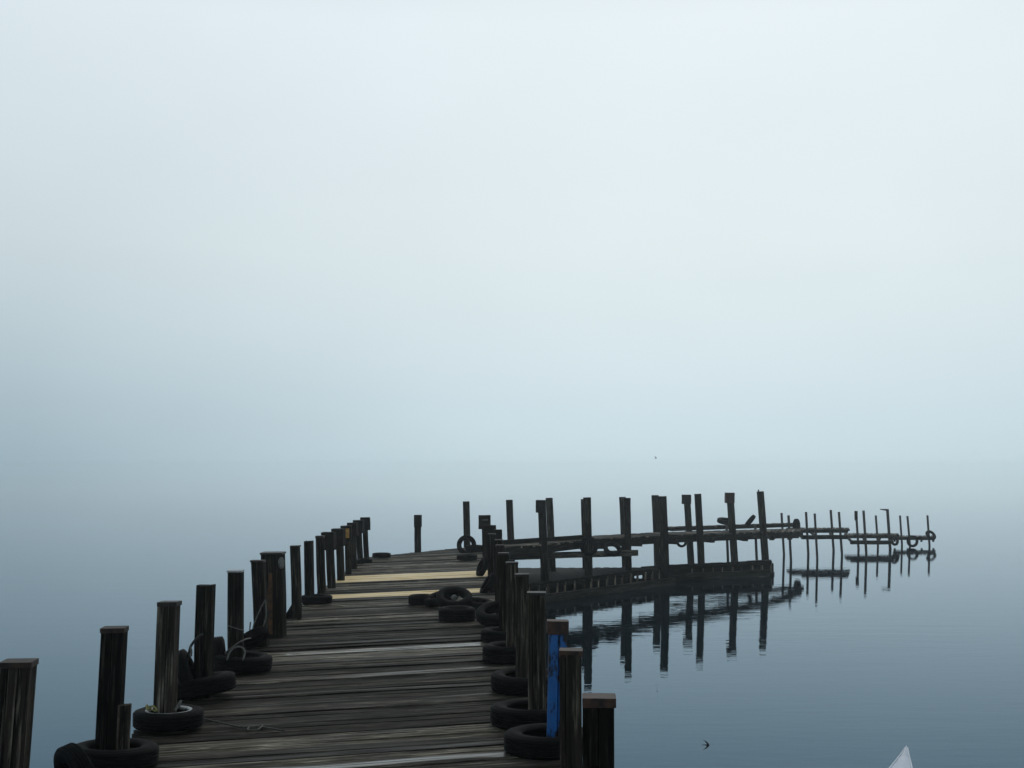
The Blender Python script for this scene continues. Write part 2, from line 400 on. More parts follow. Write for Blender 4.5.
# far low sections
def section(name, label, fr, bk, h_deck, h_front, gapped=True):
    """fr / bk: pixel columns and water rows of the two long sides"""
    f0, f1 = PW(*fr[0], h_front), PW(*fr[1], h_front); b0, b1 = PW(*bk[0], h_deck), PW(*bk[1], h_deck)
    r = empty(name, (f0 + b1) / 2); tag(r, label, 'dock', 'low dock sections at the far end')
    inner = .4 if gapped else .98
    g0, g1 = b0.lerp(f0 + Vector((0, 0, h_deck - h_front)), inner), b1.lerp(f1 + Vector((0, 0, h_deck - h_front)), inner)
    walkway(r, [b0, b1], [g0, g1], plank=.18).build('deck', M['deck'], r, loc=r.location)
    edge_beams(r, [b0, b1], [g0, g1], inset=.05, w=.08, h=.10, drop=.05)
    mb = MB()
    if gapped:
        mb.box(f0 - Vector((0, 0, .08)), f1 - Vector((0, 0, .08)), .30, .16, col=(.3, .1, 0, 1), segs=4, jit=.006)
        mb.build('front_walk', M['post'], r, loc=r.location)
        mb = MB()
    for s in (.04, .35, .68, .96):
        a, c = b0.lerp(b1, s), f0.lerp(f1, s); o = Vector((0, 0, -.10 if gapped else -.2))
        mb.box(a + o, c + o + (c - a).normalized() * -.18, .10, .08, col=(.25, 0, 0, 1))
        mb.build('cross_beam', M['post'], r, loc=r.location); mb = MB()
    return r
section('dock_section', 'low dock section just beyond the upright tyre, highest of the far low sections', ((802, 556.5), (847, 556.5)), ((786, 550), (849.5, 550)), .98, .86)
section('dock_section', 'low dock section carrying a ring tyre on its far right end, between two lower neighbours', ((851, 551.5), (890, 551.5)), ((844, 545.8), (899, 545.8)), .58, .47)
section('dock_section', 'lowest dock section at the far tip of the piers, just above the water', ((893, 546), (935, 546)), ((893, 544.3), (935, 544.3)), .42, .42, False)

# floating docks under the curved pier
def float_dock(label, fl, fr, bl, br, zb=.5):
    r = empty('floating_dock', (fl + br) / 2); r.location.z = 0
    tag(r, label, 'floating dock', 'low floating docks under the curved pier')
    up = Vector((0, 0, 1)); fl, fr, bl, br = [Vector((p.x, p.y, 0)) for p in (fl, fr, bl, br)]
    bw = (bl - fl).normalized()
    dl, dr = fl + bw * .45, fr + (br - fr).normalized() * .45
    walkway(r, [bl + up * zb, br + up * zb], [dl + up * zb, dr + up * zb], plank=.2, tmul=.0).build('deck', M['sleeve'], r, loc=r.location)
    mb = MB(); mb.box(fl + up * .06, fr + up * .06, .12, .32, .01, col=(.40, .3, 0, 1), segs=6, jit=.008); mb.build('front_beam', M['post'], r, loc=r.location)
    mb = MB()
    n = int((dr - dl).length / .42)
    for k in range(n + 1):
        p = dl.lerp(dr, k / n) - bw * .06 + Vector((random.uniform(-.03, .03), 0, 0))
        mb.box(p + up * .10, p + up * (zb - .06), .065, .05, .004, col=(random.choice([.4, .9, 1.3, 1.6]), .2, 0, 1), up=bw)
        mb.build('stud', M['deck'], r, loc=r.location); mb = MB()
    mb = MB()
    for a, c in ((dl, dr), (bl, br), (dl, bl), (dr, br)):
        mb.box(a + up * (zb - .10), c + up * (zb - .10), .08, .09, .006, col=(.2, 0, 0, 1))
        mb.box(a + up * .0, c + up * .0, .22, .20, .02, col=(.1, 0, 0, 1))
    for s in (.02, .5, .98):
        a, c = fl.lerp(fr, s), bl.lerp(br, s); mb.box(a + up * .10, c + up * .10, .1, .14, .006, col=(.2, 0, 0, 1))
    mb.build('frame', M['post'], r, loc=r.location)
    mb = MB(); ins = bw * -.12; mb.box(bl + ins + up * .17, br + ins + up * .17, .04, .40, .005, col=(.15, 0, 0, 1), segs=3); mb.build('back_board', M['post'], r, loc=r.location)
    return r
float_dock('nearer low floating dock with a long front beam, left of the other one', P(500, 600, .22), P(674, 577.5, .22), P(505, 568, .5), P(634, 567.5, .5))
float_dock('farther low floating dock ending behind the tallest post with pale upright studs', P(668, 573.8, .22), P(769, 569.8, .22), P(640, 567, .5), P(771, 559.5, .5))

# ---------------------------------------------------------------- posts
def post(label, base, top, wpx, zb=HD, cap=None, sleeve=None, group=None, name='pier_post', kind='timber', tone=None, body_mat=None,
         bury=None, depth=None, rot=None, cat='post', notches=2):
    """base (px,py) on plane zb; top (px,py); sleeve (left px, right px, bottom py, material)"""
    q = P(base[0], base[1], zb); tp = AT(top[0], top[1], q.y)
    w = wpx * q.y / F; d = depth or w * random.uniform(.9, 1.05)
    if w < .03: w = .03
    r = empty(name, q); tag(r, label, cat, group)
    ax = (tp - q).normalized(); lo = q - ax * (q.z + 1.2)
    tone = tone if tone is not None else random.uniform(.22, .55)
    ang = rot if rot is not None else random.uniform(-.10, .10)
    yv = Vector((math.sin(ang), -math.cos(ang), 0)).normalized()
    mb = MB()
    if kind == 'pipe':
        n = 6; mb.tube([lo.lerp(tp, i / n) for i in range(n + 1)], w / 2, 12)
        mb.build('pole', body_mat or M['pipe'], r, loc=q)
    else:
        mb.prism(lo, tp, cracked(w, d, notches), up=yv, col=(tone, 0, 0, 1), segs=7, jit=.006, taper=.96, endj=.006)
        mb.build('shaft', body_mat or M['post'], r, loc=q)
    if cap:
        mb = MB(); ov = 1.03 if cap[1] > .02 else 1.04; h = cap[1]
        tl = Vector((random.uniform(-.02, .02), random.uniform(-.02, .02), 1)).normalized()
        mb.prism(tp - tl * h * .6 + Vector((0, 0, .006)), tp + tl * h * .4 + Vector((0, 0, .008)), rect(w * ov, d * ov, .006), up=yv, col=(.3, 0, 0, 1))
        mb.build('cap', M[cap[0]], r, loc=q)
    if sleeve:
        x0, x1, yb, sm = sleeve; wl = (x1 - x0) * q.y / F; bt = AT((x0 + x1) / 2, yb, q.y); tt = AT((x0 + x1) / 2, top[1] - .3, q.y)
        mb = MB(); mb.prism(bt, tt, rect(wl, d + .09, .006), up=yv, col=(.3, 0, 0, 1), segs=2, jit=.004, endj=.004)
        so = mb.build('sleeve', M[sm], r, loc=q)
    return r, q, tp, w, d
def bz(top, k=.53): return HZ + (top - HZ) / k
GL, GR = 'posts along the left edge of the main pier', 'posts along the right edge of the main pier'
post('thick grey timber post with a rust brown cap in the bottom left corner', (5, 826), (19, 664), 30, cap=('rust_dark', .03), group=GL, tone=.75, rot=.12, notches=3)
_, q2, _, _, _ = post('near black square post with brown cap and a short stub against it', (108, 760), (114.5, 630), 23, cap=('rust_dark', .03), group=GL, tone=.12)
# short stub
sq = P(123, 765, HD); sb = empty('timber_stub', sq); tag(sb, 'short grey timber stub standing against the near black capped post', 'post')
mb = MB(); mb.box(sq, AT(124.5, 705, sq.y), .085, .06, .006, col=(.95, 0, 0, 1), up=Vector((.2, -1, 0)), segs=3, jit=.003, endj=.006); mb.build('shaft', M['post'], sb, loc=sq)
_, q3, _, _, _ = post('grey cracked post standing in the tyre with the white inner ring', (164.5, 729), (169.5, 604), 19, cap=('darkmetal', .03), group=GL, tone=1.0, notches=3)
_, q4, t4, _, _ = post('dark post with a tyre hanging on its water side from a rope', (203.8, 697), (205.5, 585), 16.5, group=GL, tone=.30)
_, q5, t5, _, _ = post('dark post with a pale lid standing in a tyre with tangled rope', (235.5, 671), (235.5, 571.5), 14.5, cap=('lid', .015), group=GL, tone=.28)
_, q6, t6, _, _ = post('post looped with pale rope close before the wide rust streaked post', (262, 646), (258, 561.5), 13, cap=('darkmetal', .02), group=GL, tone=.35)
r7, q7, t7, w7, d7 = post('wide double post with an orange rust streak and a pale patch near its top', (274.5, 636), (273, 553.5), 21.5, cap=('darkmetal', .02), group=GL, tone=.25, depth=.26, rot=0)
mb = MB(); a = AT(268.5, 634, q7.y - d7 / 2 - .012); c = AT(270.3, 573, q7.y - d7 / 2 - .012)
mb.box(a, c, .095, .02, .004, up=Vector((0, -1, 0)), segs=5, jit=.006, taper=.45); mb.build('rust_streak', M['rust_face'], r7, loc=q7)
mb = MB(); mb.revolve([(0.001, .008), (.035, .006), (.045, 0), (.045, -.004), (0.001, -.004)], 14, M=Matrix.Translation(AT(281.3, 563, q7.y - d7 / 2 - .008)) @ Matrix.Rotation(math.pi / 2, 4, 'X') @ Matrix.Diagonal((.9, 1.6, 1, 1)), closed=False)
mb.build('pale_patch', M['pale'], r7, loc=q7)
_, q8, t8, _, _ = post('single plain post standing alone just past the wide rust streaked post', (297, 619), (295.5, 546.5), 9.6, cap=('darkmetal', .015), group=GL, tone=.5)
post('nearer of the two plain posts that share one tyre on the left edge', (310, 604), (309, 541), 8.6, group=GL, tone=.3)
post('farther of the two plain posts that share one tyre, with a small dark cap', (322, 598), (320, 537), 8.0, cap=('darkmetal', .03), group=GL, tone=.42)
post('post with dark box sleeve nearest the camera on the left edge', (331.5, 588), (329.5, 532.5), 7.4, sleeve=(322.5, 335, 550, 'sleeve'), group=GL, tone=.42)
post('dark sleeved post just in front of the one with the yellow face', (341, 580.5), (339, 529), 6.8, sleeve=(332.5, 344.5, 546, 'sleeve'), group=GL, tone=.42)
r13, q13, t13, w13, d13 = post('post whose dark sleeve carries a yellow ochre board', (348.5, 574), (347, 526), 6.2, sleeve=(340.5, 351, 541, 'sleeve'), group=GL, tone=.5)
mb = MB(); yy = q13.y - d13 / 2 - .062; mb.box(AT(346.2, 538, yy), AT(346.2, 528.5, yy), .115, .02, .004, up=Vector((0, -1, 0))); mb.build('ochre_board', M['ochre'], r13, loc=q13)
post('sleeved post standing just past the one with the yellow face', (354, 569), (352.5, 523), 5.8, sleeve=(348, 357.5, 536, 'sleeve'), group=GL, tone=.42)
post('sleeved post last but one of the left edge, standing at the far small tyre', (360.5, 563.5), (358.5, 520.5), 5.4, sleeve=(353.5, 363.5, 533, 'sleeve'), group=GL, tone=.42)
post('last sleeved post at the far end of the left edge', (366.5, 560.5), (365, 517.8), 5.2, sleeve=(360.5, 370, 530, 'sleeve'), group=GL, tone=.42)

post('near black post with a flat copper brown cap, nearest on the right edge', (596, 892), (599, 701), 32, cap=('rust', .042), group=GR, tone=.10, rot=-.05)
post('olive grey post with brown cap between the blue post and the near black one', (572, 800), (571, 653), 22.5, cap=('rust', .035), group=GR, tone=.75)
_, qb, tb, wb, db = post('post covered in flaking bright blue paint with a thick brown cap', (555.8, 752), (557.5, 622), 18.5, body_mat=M['blue'], group=GR, notches=1)
mb = MB(); mb.box(AT(557.5, 633.5, qb.y), AT(557.7, 620.3, qb.y), wb * 1.16, db * 1.12, .008, up=Vector((0, -1, 0))); mb.build('cap', M['rust'], bpy.data.objects[_.name], loc=qb)
right = [
 ('grey cracked post just behind the blue post', (537, 725), (536.5, 594), 18, .85, None, 1),
 ('grey post with a flat thin cap, second behind the blue post', (522.5, 690), (522, 575.5), 13.5, 1.0, None, 1),
 ('grey post with a flat thin cap, third behind the blue post', (512, 662), (512, 563.5), 12, .9, None, 1),
 ('dark post with a flat thin cap, fourth behind the blue post', (504, 640), (503.5, 554), 10, .35, None, 1),
 ('dark post with a thin cap, fifth behind the blue post', (500.5, 622), (500, 546), 8.5, .3, None, 1),
 ('dark post with a thin cap, sixth behind the blue post', (499, 602), (498.8, 540.5), 8, .3, None, 1),
 ('dark post seen edge on to the left of the sixth, behind the row', (492.5, 592), (492, 534.5), 7.5, .3, None, 1),
 ('dark sleeved post just right of the two other sleeved ones', (498, 583), (498.5, 530), 6.5, .3, (494, 502, 540, 'sleeve'), 0),
 ('dark sleeved post in the middle of the three far right edge posts', (490.5, 575), (490, 525.5), 6, .3, (484, 496, 537, 'sleeve'), 0),
]
RQ = []
for lb, b_, t_, w_, tn, sl, cp_ in right:
    RQ.append(post(lb, b_, t_, w_, group=GR, tone=tn, sleeve=sl, cap=('darkmetal', .02) if cp_ else None))
r_, q_, t_, w_, d_ = post('tallest sleeved post at the far end of the right edge with a pale slot', (485.5, 559), (484.5, 515.5), 6, group=GR, tone=.35, sleeve=(478.5, 490.5, 529, 'sleeve'))
mb = MB(); yy = q_.y - d_ / 2 - .062; mb.box(AT(481.5, 520, yy), AT(488, 520, yy), .05, .02, .003); mb.build('pale_slot', M['pale'], r_, loc=q_)
post('lone post with nothing near it at the far end of the main pier', (417.8, 551.5), (417.7, 515.3), 6.3, group='posts of the curved pier', tone=.35, zb=1.5, sleeve=(414.4, 421.2, 527, 'sleeve'))

GC = 'posts of the curved pier'
curved = [ # label, water (px,py), top, width px, sleeve, tone
 ('tall post rising behind a round tyre at the left end of the curved pier', (468.5, 598), (466.3, 501.5), 6.8, None, .4),
 ('plain tall post standing alone between the lone tyre post and the sleeved one', (512.5, 592), (509.5, 500), 6.8, None, .45),
 ('tall post with a dark sleeve on its left, touching a paler post', (546, 600), (541.5, 500.5), 8, (536, 545.5, 512.5, 'sleeve'), .3),
 ('paler grey post touching the dark sleeved post', (553, 588), (549.2, 498), 6.8, None, .8),
 ('darker twin half hidden behind the post with the tyre disc', (585.5, 585), (583.2, 499.2), 5, None, .35),
 ('front post carrying a black tyre disc at deck level', (589, 593), (586.9, 497.5), 7.8, None, .5),
 ('left twin of the two posts beside the open tilted tyre', (626, 579), (622.5, 497), 6.8, None, .45),
 ('right twin of the two posts beside the open tilted tyre', (629, 587), (627, 498.3), 6.5, (623.8, 630.3, 508, 'sleeve'), .35),
 ('left twin of the touching pair in the middle of the curved pier', (658.2, 572), (655.2, 495.2), 6.8, None, .45),
 ('right twin of the touching pair in the middle of the curved pier', (666, 584), (662.5, 496.3), 7.2, None, .3),
 ('leaning post with a square block head at the middle of the curved pier', (691.5, 569.5), (686.8, 495), 6.2, (682.2, 690.6, 504, 'sleeve'), .5),
 ('slim post without head just right of the one with the block head', (702, 578.5), (697.8, 494), 6.4, None, .35),
 ('post with a rusty square head between a lying tyre and a leaning tyre', (735.5, 574), (729.8, 493), 6.6, (725.2, 734, 503, 'rust'), .5),
 ('tallest post of all with a small knob on its top corner', (766, 570.5), (760.3, 491.5), 6.2, None, .6),
]
for lb, wpt, tpt, wp, sl, tn in curved:
    rr, qq, tt, ww, dd = post(lb, wpt, tpt, wp, zb=0, group=GC, tone=tn, sleeve=sl)
    if 'knob' in lb:
        mb = MB(); mb.revolve([(.001, .07), (.02, .065), (.028, .04), (.02, .015), (.02, -.01), (.001, -.01)], 12, M=Matrix.Translation(tt + Vector((-.06, 0, 0))), closed=False); mb.build('knob', M['darkmetal'], rr, loc=qq)
GP = 'thin steel poles along the far docks'
poles = [
 ('thin pole under the catwalk behind the rusty headed post', (728.3, 567), (726.6, 527), 2.6),
 ('thin pole under the catwalk beneath the leaning tyre', (757, 566), (755.3, 527), 2.6),
 ('left of the two thin poles beside the upright tyre', (784, 555), (781.5, 513), 2.3),
 ('right of the two thin poles beside the upright tyre', (791, 561), (788.5, 515.3), 2.5),
 ('rear pole at the start of the highest low dock section', (808.3, 554), (806, 512), 2.4),
 ('front pole at the start of the highest low dock section', (817.3, 559), (814.7, 513.5), 2.3),
 ('rear pole near the end of the highest low dock section, taller than its partner', (833.6, 550.5), (830.7, 510), 2.4),
 ('front pole at the end of the highest low dock section', (842, 555), (838.9, 512), 2.4),
 ('pole with a thicker top at the start of the middle low section', (858.5, 548.7), (856, 511), 2.3),
 ('tall bare pole just right of the one with the thicker top', (866.3, 553), (863.5, 510.5), 2.5),
 ('short pole just left of the pole with the small arm', (878, 546.5), (875.8, 515.5), 2.1),
 ('pole with a small arm pointing left at its top', (890.2, 549.3), (887.4, 509.5), 2.8),
 ('bare pole between the two hanging ring tyres', (902, 545), (900, 515.5), 2.0),
 ('bare pole rising above the open hanging ring tyre', (910, 546), (907.4, 516), 2.1),
 ('last pole at the far tip with a tilted tyre round it', (929.5, 545.2), (927.4, 515.4), 2.1),
]
for lb, wpt, tpt, wp in poles:
    rr, qq, tt, ww, dd = post(lb, wpt, tpt, wp, zb=0, group=GP, kind='pipe', name='steel_pole', cat='pole')
    if lb.startswith('pole with a small arm'):
        mb = MB(); mb.prism(tt + Vector((.05, 0, -.03)), tt + Vector((-.33, 0, .01)), rect(.05, .10, .01), taper=.35); mb.build('arm', M['pipe'], rr, loc=qq)
    if lb.startswith('pole with a thicker top'):
        mb = MB(); mb.tube([tt, tt - Vector((0, 0, .42))], .075, 10); mb.build('sleeve', M['sleeve'], rr, loc=qq)

# ---------------------------------------------------------------- tyres
TR = .32
mb = MB()  # casing: open inside
wd = .095
mb.revolve([(.185, .060), (.195, .078), (.225, wd - .002), (.262, wd + .003), (.295, wd - .010), (.300, wd - .022), (.285, wd - .03), (.25, .075), (.21, .06),
            (.21, -.06), (.25, -.075), (.285, -wd + .03), (.300, -wd + .022), (.295, -wd + .010), (.262, -wd - .003), (.225, -wd + .002), (.195, -.078), (.185, -.060),
            (.192, -.05), (.196, -.045), (.24, -.062), (.285, -.055), (.285, .055), (.24, .062), (.196, .045), (.192, .05)], 44)
TY0 = mb.build('tyre', M['rubber'])
mb = MB()
pr = [(.289, wd - .012), (.305, wd - .014), (.315, wd - .028)]
for g in (.048, .016, -.016, -.048): pr += [(TR, g + .011), (TR - .009, g + .005), (TR - .009, g - .005), (TR, g - .011)]
pr += [(.315, -wd + .028), (.305, -wd + .014), (.289, -wd + .012)]
mb.revolve(pr, 44, smooth=False)
TT0 = mb.build('tread', M['rubber'], TY0)
mb = MB(); mb.revolve([(.178, .062), (.186, .083), (.205, .0915), (.212, .088), (.196, .064)], 40); RING = mb.build('white_ring', M['white'], TY0)
ring_me = RING.data; bpy.data.objects.remove(RING)
first = [True]
def tyre(label, c, axis=(0, 0, 1), s=1.0, group=None, spin=None, ring=False, w=.85):
    if first[0]: o, tr = TY0, TT0; first[0] = False
    else:
        o = TY0.copy(); COL.objects.link(o); tr = TT0.copy(); COL.objects.link(tr); tr.parent = o; tr.matrix_parent_inverse = Matrix()
    tr.location = (0, 0, 0)
    o.location = c; q = Vector(axis).normalized().to_track_quat('Z', 'Y'); o.rotation_mode = 'XYZ'
    o.rotation_euler = (q.to_matrix() @ Matrix.Rotation(spin if spin is not None else random.uniform(0, 6), 3, 'Z')).to_euler(); o.scale = (s, s, s * w)
    tag(o, label, 'tyre', group)
    if ring:
        k = bpy.data.objects.new('white_ring', ring_me); COL.objects.link(k); k.parent = o
    return o
def up(q, dz=.085): return Vector((q.x, q.y, q.z + dz))
TL, TRt, TF, TD = 'tyres round the posts of the left edge', 'tyres round the posts of the right edge', 'tyres on the curved pier and far docks', 'loose tyres on the main pier deck'
def Q(px, py, z=HD): return P(px, py, z)
tyre('black tyre lying round the near black capped post and its stub', up(Q(114, 766), .075), (.02, .03, 1), .92, TL, w=.8)
tyre('bulging tyre half over the pier edge in front of the near black capped post', AT(78, 781, Q(96, 775).y), (.72, .62, .28), .78, TL)
tyre('tyre with a white inner ring lying round the grey cracked post', up(q3) + Vector((.03, 0, 0)), (0, 0, 1), .84, TL, ring=True)
tyre('tyre lying tilted round the dark post that has the rope', up(q4, .10) + Vector((-.03, 0, 0)), (-.16, .05, 1), .97, TL)
tyre('tyre hanging edge on over the water from the roped post', AT(188, 675, q4.y - .05), (.90, .12, .38), .72, TL)
tyre('tyre lying round the post with the pale lid, rope tangled on it', up(q5, .09) + Vector((.07, 0, 0)), (.05, .0, 1), .92, TL)
tyre('upright tyre half hidden between the roped post and the one with a pale lid', AT(219.5, 662, q5.y + .12), (.96, .2, .1), .8, TL)
tyre('small tyre slumped against the foot of the rope looped post', up(P(252, 650), .12), (-.5, .3, .75), .62, TL)
tyre('thin tyre leaning on the water side of the plain lone post', AT(291, 612, q8.y + .1), (.85, .1, -.5), .55, TL)
tyre('tyre shared by the two plain posts of the left edge', up(Q(316.5, 605)), (0, 0, 1), .74, TL)
tyre('small dark tyre at the foot of the last sleeved posts on the left', up(Q(364.5, 565)), (0, 0, 1), .52, TL)
tyre('tyre lying on the far left corner of the deck beyond the last post', up(Q(381.5, 559)), (0, 0, 1), .66, TD, w=.8)
# right edge
tyre('tyre lying round the blue painted post', up(qb, .075) + Vector((-.05, -.0, 0)), (0, 0, 1), 1.0, TRt, w=.8)
tyre('tyre lying round the grey cracked post behind the blue one', up(RQ[0][1], .08) + Vector((-.05, 0, 0)), (.0, 0, 1), 1.0, TRt, w=.85)
tyre('open topped tyre round the second post behind the blue one', up(RQ[1][1]) + Vector((.03, -.05, 0)), (0, -.05, 1), 1.0, TRt)
tyre('tyre round the third post behind the blue one', up(Q(511, 661)), (.0, 0, 1), .95, TRt, w=1.0)
tyre('tyre against the fourth post behind the blue one', up(Q(505, 641.5), .07), (.03, 0, 1), .9, TRt)
tyre('tyre tilted up towards the camera beside the fifth post behind the blue one', up(Q(498, 625), .15), (-.1, -.3, 1), .9, TRt)
tyre('tyre on its edge by the thin capped dark posts', up(Q(488, 592.5), .14), (-.8, -.15, .5), .62, TRt)
tyre('tyre wedged upright among the far right posts next to the wide yellow plank', up(Q(482.5, 576), .17), (-.8, -.25, .35), .62, TRt)
# loose
tyre('flat black tyre, left in the pile on the deck', up(Q(421.5, 605.5)), (0, 0, 1), .62, TD, w=1.2)
tyre('tyre propped up on the others so its hole shows, top of the deck pile', up(Q(454, 612.5), .20), (.05, -.42, .9), .80, TD, w=.8)
tyre('front tyre of the deck pile with a pale scrap inside', up(Q(457, 620.5)), (0, 0, 1), .78, TD, w=1.2)
tyre('tyre behind the propped one in the deck pile', up(Q(441, 606.5), .12), (-.25, -.15, 1), .8, TD)
tyre('tyre at the right of the deck pile against the posts', up(Q(478, 611), .1), (.1, -.1, 1), .7, TD)
tyre('tyre lying by itself at the far right corner of the deck', up(Q(467, 561.5), .09), (0, 0, 1), .72, TD)
# curved pier
tyre('tyre lying flat at the corner where the curved pier starts', up(Q(474.5, 552.5), .10), (0, 0, 1), .72, TF, w=1.1)
tyre('round tyre facing the camera at the foot of the left end post', AT(466.5, 545, 20.9 * K), (-.25, -1, .1), .74, TF)
tyre('black tyre disc hung flat on the front post of the curved pier', AT(589, 546, 24.55 * K), (.35, -1, .05), .84, TF, w=.8)
tyre('open tyre tilted against the twin posts of the curved pier', AT(612.5, 549, 24.9 * K), (.25, -.75, .8), .82, TF)
tyre('tyre hanging below the curved pier near the block headed post', AT(681.5, 542, 28.0 * K), (.2, -1, .2), .55, TF)
tyre('tyre lying slanted on the catwalk left of the rusty headed post', AT(726, 521.3, 32.6 * K), (.12, -.18, 1), 1.05, TF)
tyre('tyre leaning to the right on the catwalk before the tallest post', AT(750, 521, 33.6 * K), (-.75, .06, .62), .9, TF)
tyre('upright tyre at the right end of the catwalk', AT(796.5, 526.5, 35.0 * K), (.86, -.5, .0), .98, TF)
tyre('small tyre hanging at the right end of the middle low section', AT(894.5, 540.5, 38.1 * K), (.5, -.85, .2), .72, TF)
tyre('open ring tyre hanging just above the water with sky through its hole', AT(912.5, 541.3, 39.0 * K), (.12, -1, .0), .84, TF, w=.6)
tyre('tilted ring tyre round the last pole at the far tip', AT(930.8, 535.2, 39.9 * K), (.35, -.72, .62), .82, TF, w=.7)

# ---------------------------------------------------------------- ropes
def rope(label, pts, r, m, group='ropes on the left edge'):
    mb = MB(); pts = smooth_path(pts); mb.tube(pts, r, 7); o = mb.build('rope', M[m], None, loc=pts[0]); tag(o, label, 'rope', group); return o
y4 = q4.y
rope('dark rope tying the hanging tyre to the roped post', [AT(203, 634, y4 - .12), AT(197, 638, y4 - .12), AT(191, 646, y4 - .1), AT(188.5, 655, y4 - .08), AT(187, 662, y4)], .012, 'rope_d')
rope('frayed pale end of rope on top of the hanging tyre', [AT(190, 646, y4 - .14), AT(191.5, 651, y4 - .14), AT(191, 656, y4 - .12)], .009, 'rope')
y6 = q6.y - .13
rope('thin pale rope looped down the post before the wide rust streaked one', [AT(265, 600, y6), AT(259, 612, y6), AT(254, 624, y6), AT(252, 634, y6), AT(250, 642, y6), AT(253, 646, y6 - .05)], .008, 'rope')
rope('pale rope drooping in a long bow beside the looped one', [AT(265.5, 601, y6 - .02), AT(266, 616, y6), AT(262, 630, y6), AT(256, 637, y6), AT(252, 643, y6 - .04)], .008, 'rope')
rope('pale rope hanging from the knot down to the deck', [AT(250.5, 622, y6), AT(250, 630, y6), AT(252.5, 636, y6 - .03), AT(250, 645, y6 - .05)], .008, 'rope')
y5 = q5.y - .13
rope('pale rope curved over the tyre of the post with the pale lid', [AT(227, 660, y5 - .15), AT(230, 652, y5 - .1), AT(236, 647, y5 - .1), AT(242, 647.5, y5 - .1), AT(245, 652, y5 - .12), AT(243, 660, y5 - .2)], .009, 'rope')
rope('thin rope stretched from the pale lidded post towards the looped one', [AT(222, 655, y5 + .1), AT(230, 649, y5), AT(238, 643, y5), AT(246, 639, y5 + .3), AT(252, 638, y6 - .02)], .007, 'rope')
rope('thin rope tied round the middle of the pale lidded post', [AT(227.6, 625.5, y5 + .04), AT(232, 627, y5 + .02), AT(240, 629.5, y5 + .02), AT(243.6, 630, y5 + .05)], .006, 'rope')
y3 = q3.y
rope('yellowish rope coiled inside the white ringed tyre', [AT(146, 706, y3 - .05), AT(148, 710, y3 - .2), AT(153, 706, y3 - .18), AT(157, 711, y3 - .22), AT(150, 709, y3 - .1), AT(147, 705, y3 - .02)], .007, 'rope_y')
rope('pale frayed rope rising out of the white ringed tyre beside the post', [AT(175, 711, y3 - .15), AT(178, 706, y3 - .12), AT(181, 701, y3 - .1), AT(179, 707, y3 - .1), AT(184, 709, y3 - .05)], .010, 'rope')
def D(px, py): return P(px, py, HD + .022)
rope('grey rope trailing across the planks to a small coil', [P(200, 716, HD + .10), D(207, 719.5), D(222, 723), D(238, 726.5), D(250, 727), D(262, 725), D(258, 729.5), D(248, 730), D(252, 726), D(268, 728), D(284, 730.5)], .008, 'rope_d2')
# pale scrap inside the pile tyre
sc_p = up(Q(454, 612), .19); mb = MB()
mb.revolve([(.001, .05), (.03, .045), (.05, .02), (.04, -.02), (.001, -.03)], 9, M=Matrix.Translation(sc_p) @ Matrix.Rotation(.5, 4, 'X'), closed=False)
tag(mb.build('scrap', M['pale'], None, loc=sc_p), 'small pale scrap stuffed in the front tyre of the deck pile', 'scrap')

# ---------------------------------------------------------------- birds
def bird(label, c, size, heading, wing_up, bank=0):
    mb = MB(); h = Matrix.Translation(c) @ Matrix.Rotation(heading, 4, 'Z') @ Matrix.Rotation(bank, 4, 'X')
    n = 10; st = [(-.5, .012), (-.38, .03), (-.2, .07), (0, .085), (.2, .075), (.33, .06), (.42, .05), (.48, .022), (.52, .006)]
    mb.tube([h @ Vector((x * size, 0, .02 * size * math.sin(x * 5))) for x, r in st], [r * size for x, r in st], n)
    for sgn in (1, -1):
        pts = [(0.20, .04, 0), (.16, .30, .5), (-.08, .62, .85), (-.50, .95, 1.0)]; ch = [.34, .30, .24, .06]
        b = len(mb.v)
        for (x, y, zf), w in zip(pts, ch):
            z = wing_up * zf * .55
            for dx, dz in ((w / 2, 0), (0, .018), (-w / 2, 0), (0, -.012)):
                mb.v.append(h @ Vector(((x + dx) * size, sgn * y * size * .75, (z + dz) * size)))
        for k in range(3):
            for i in range(4):
                i2 = (i + 1) % 4; mb.face([b + k * 4 + i, b + k * 4 + i2, b + k * 4 + 4 + i2, b + k * 4 + 4 + i], [(0, 0)] * 4, (.5, 0, 0, 1), True)
        mb.face([b + 12, b + 13, b + 14, b + 15], [(0, 0)] * 4, (.5, 0, 0, 1))
        mb.prism(h @ Vector((-.42 * size, 0, 0)), h @ Vector((-.62 * size, sgn * .10 * size, 0)), rect(.09 * size, .014 * size, .002), taper=.3)
    o = mb.build('swallow', M['bird'], None, loc=c); tag(o, label, 'bird', 'small birds over the lake'); return o
bird('black swallow skimming low over the open water at the bottom', AT(706.5, 745, 12.5), .066, math.radians(-12), .25, math.radians(78))
bird('tiny distant bird high above the far piers', AT(655.5, 458, 45), .10, math.radians(20), .5, math.radians(50))

